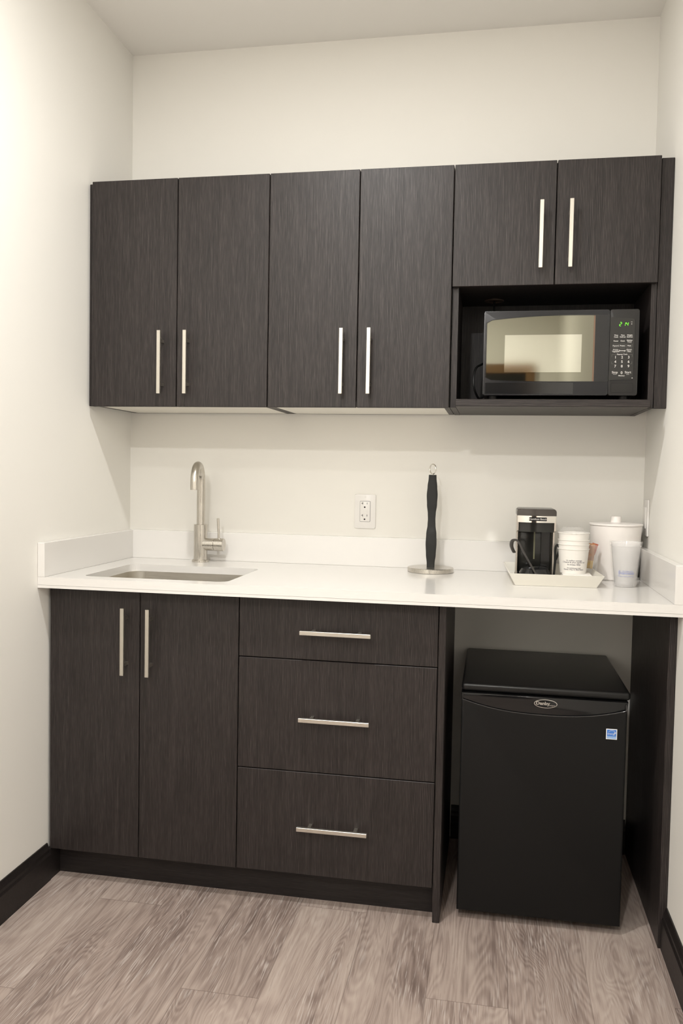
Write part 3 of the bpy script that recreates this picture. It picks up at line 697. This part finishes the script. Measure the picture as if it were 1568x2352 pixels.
# crinkled film over the stack
def film(name, label, x, y, z0, z1, r0, r1, amp, crown=0):
    bm = bmesh.new(); seg, rows = 44, 10; rg = []
    for j in range(rows + 1):
        f = j / rows; z = z0 + (z1 - z0) * f; r = r0 + (r1 - r0) * f; row = []
        for i in range(seg):
            a = 2 * PI * i / seg; w = amp * (.5 + 1.2 * f if crown else 1) * random.uniform(-1, 1)
            row.append(bm.verts.new((x + (r + abs(w) * .7) * math.cos(a), y + (r + abs(w) * .7) * math.sin(a), z + (w * 1.5 if j in (rows,) else 0))))
        rg.append(row)
    for a, b in zip(rg, rg[1:]):
        for i in range(seg): bm.faces.new((a[i], a[(i + 1) % seg], b[(i + 1) % seg], b[i]))
    return tag(obj(name, bm, M['film'], org=(x, y, z0)), label, 'film')
bm = bmesh.new(); rg = []
for j in range(9):
    f = j / 8; r = .0480 - .022 * f if f < .6 else .0348 - .008 * (f - .6) / .4
    z = cz0 + .047 + .070 + [0, .004, .007, .008, .009, .011, .0135, .0165, .019][j]
    rg.append([bm.verts.new((ccx - .004 + (r + random.uniform(-.0015, .0015)) * math.cos(2 * PI * i / 40), ccy + (r + random.uniform(-.0015, .0015)) * math.sin(2 * PI * i / 40), z + random.uniform(-.0012, .0016))) for i in range(40)])
for a, b in zip(rg, rg[1:]):
    for i in range(40): bm.faces.new((a[i], a[(i + 1) % 40], b[(i + 1) % 40], b[i]))
tag(obj('plastic_film', bm, M['film'], org=(ccx, ccy, 1.05)), 'crinkled clear film gathered on top of the paper cup stack', 'plastic film')
# sachet behind the cups
t_ = thing('condiment_sachet', 'brown and yellow condiment sachet leaning beside the paper cups', 'sachet', (1.577, -.205, .9155))
def pouch(x0, z0, x1, z1, w, y, th, name, m, par):
    bm = bmesh.new(); d = Vector((x1 - x0, 0, z1 - z0)); L = d.length; d.normalize(); s = Vector((-d.z, 0, d.x)) * -1
    nu, nv = 8, 14; fr = []; bk = []
    for j in range(nv + 1):
        f = j / nv; a = []; b = []
        for i in range(nu + 1):
            g_ = i / nu; bul = th * (math.sin(PI * f) ** .5 * math.sin(PI * g_) ** .5) + .0003
            p = Vector((x0, y, z0)) + d * (L * f) + s * (w * (g_ - .5)) + Vector((0, random.uniform(-.0003, .0003), 0))
            a.append(bm.verts.new(p + Vector((0, -bul, 0)))); b.append(bm.verts.new(p + Vector((0, bul, 0))))
        fr.append(a); bk.append(b)
    for A_, sgn in ((fr, 1), (bk, -1)):
        for j in range(nv):
            for i in range(nu):
                q = (A_[j][i], A_[j][i + 1], A_[j + 1][i + 1], A_[j + 1][i]); bm.faces.new(q if sgn > 0 else q[::-1])
    for j in range(nv):
        bm.faces.new((fr[j][0], fr[j + 1][0], bk[j + 1][0], bk[j][0])); bm.faces.new((fr[j][nu], bk[j][nu], bk[j + 1][nu], fr[j + 1][nu]))
    for i in range(nu):
        bm.faces.new((fr[0][i], bk[0][i], bk[0][i + 1], fr[0][i + 1])); bm.faces.new((fr[nv][i], fr[nv][i + 1], bk[nv][i + 1], bk[nv][i]))
    return obj(name, bm, m, par)
pouch(1.5600, .9475, 1.5620, .9720, .034, -.176, .0025, 'yellow_end', M['sachety'], t_)['label'] = 'yellow lower end'
pouch(1.5620, .9720, 1.5660, 1.0240, .036, -.176, .0030, 'wrapper', M['sachet'], t_)['label'] = 'brown wrapper'
pouch(1.5750, .990, 1.5850, 1.0230, .018, -.170, .0020, 'folded_corner', M['sachetr'], t_)
pouch(1.5680, .9200, 1.5760, 1.0200, .040, -.183, .0045, 'clear_sleeve', M['film'], t_)

# ------------------------------------------------------------------ ice bucket
ibx, iby = 1.6525, -.097
t_ = thing('ice_bucket', 'white round ice bucket with a knobbed lid in the counter corner', 'ice bucket', (ibx, iby, H))
bm = bmesh.new(); add_lathe(bm, [(0, H + .0004), (.0640, H + .0004), (.0665, H + .003), (.0775, 1.0750), (.0775, 1.0760), (.0, 1.0760)], ibx, iby, 72); obj('bucket', bm, M['bucket'], t_)
bm = bmesh.new(); add_lathe(bm, [(0, 1.0765), (.0785, 1.0765), (.0800, 1.0775), (.0800, 1.0815), (.0785, 1.0830), (0, 1.0870)], ibx, iby, 72); ld_ = obj('lid', bm, M['bucket'], t_)
bm = bmesh.new(); add_lathe(bm, [(.0165, 1.0850), (.0155, 1.1030), (.0145, 1.1045), (0, 1.1050)], ibx, iby, 36); obj('knob', bm, M['bucket'], ld_)

# ------------------------------------------------------------------ wrapped clear cups
pcx, pcy = 1.6560, -.283
PCL = ['clear plastic cup with blue print, bottom one of the wrapped pair before the ice bucket', 'clear plastic cup nested on top inside the wrapped pair before the ice bucket']
p0 = tag(obj('plastic_cup', cup_mesh(pcx, pcy, H + .0006, .0285, .0415, .118, .0007, .0016), M['clear'], org=(pcx, pcy, H)), PCL[0], 'plastic cup', 'wrapped clear cups')
p1 = p0.copy(); C.objects.link(p1); p1.location = (pcx, pcy, H + .0095); p1['label'] = PCL[1]
pf = cone(pcx, pcy, H, .0285, .0415, .118, -.05)
bm = bmesh.new()
for s, sz_, u0, v, b_ in (('WYNDHAM', .0062, .004, .0465, 0), ('REWARDS', .0082, .005, .0405, .0002), ('Please recycle this cup', .0050, 0, .0325, 0)):
    add_text(bm, s, sz_, (lambda uu, vv: (lambda u, w: pf(u + uu, w + vv)))(u0, v), bold=b_)
for i in range(5):
    a0, a1 = -.0225 + i * .0016, -.0217 + i * .0016; hh = .0035 + .0035 * math.sin(PI * i / 4)
    bm.faces.new([bm.verts.new(pf(a, b)) for a, b in ((a0, .043 - hh), (a1, .043 - hh), (a1, .043 + hh), (a0, .043 + hh))])
obj('cup_print', bm, M['inkblue'], p0, smooth=False)
bm = bmesh.new(); rg = []
for j in range(13):
    f = j / 12; r = .0315 + .0140 * f; z = H + .0012 + .130 * f
    rg.append([bm.verts.new((pcx + (r + random.uniform(-.0004, .0012)) * math.cos(2 * PI * i / 48), pcy + (r + random.uniform(-.0004, .0012)) * math.sin(2 * PI * i / 48), z)) for i in range(48)])
for a, b in zip(rg, rg[1:]):
    for i in range(48): bm.faces.new((a[i], a[(i + 1) % 48], b[(i + 1) % 48], b[i]))
vs = [bm.verts.new((pcx + .010 + q[0], pcy - .026 + q[1], H + q[2])) for q in ((0, -.004, .020), (.012, .001, .004), (.026, .010, .012), (.029, .014, .028), (.016, .004, .032), (.016, -.003, .018))]
for i in range(5): bm.faces.new((vs[5], vs[i], vs[(i + 1) % 5]))
tag(obj('plastic_wrap', bm, M['film'], org=(pcx, pcy, H)), 'clear plastic wrap around the pair of clear cups', 'plastic wrap')
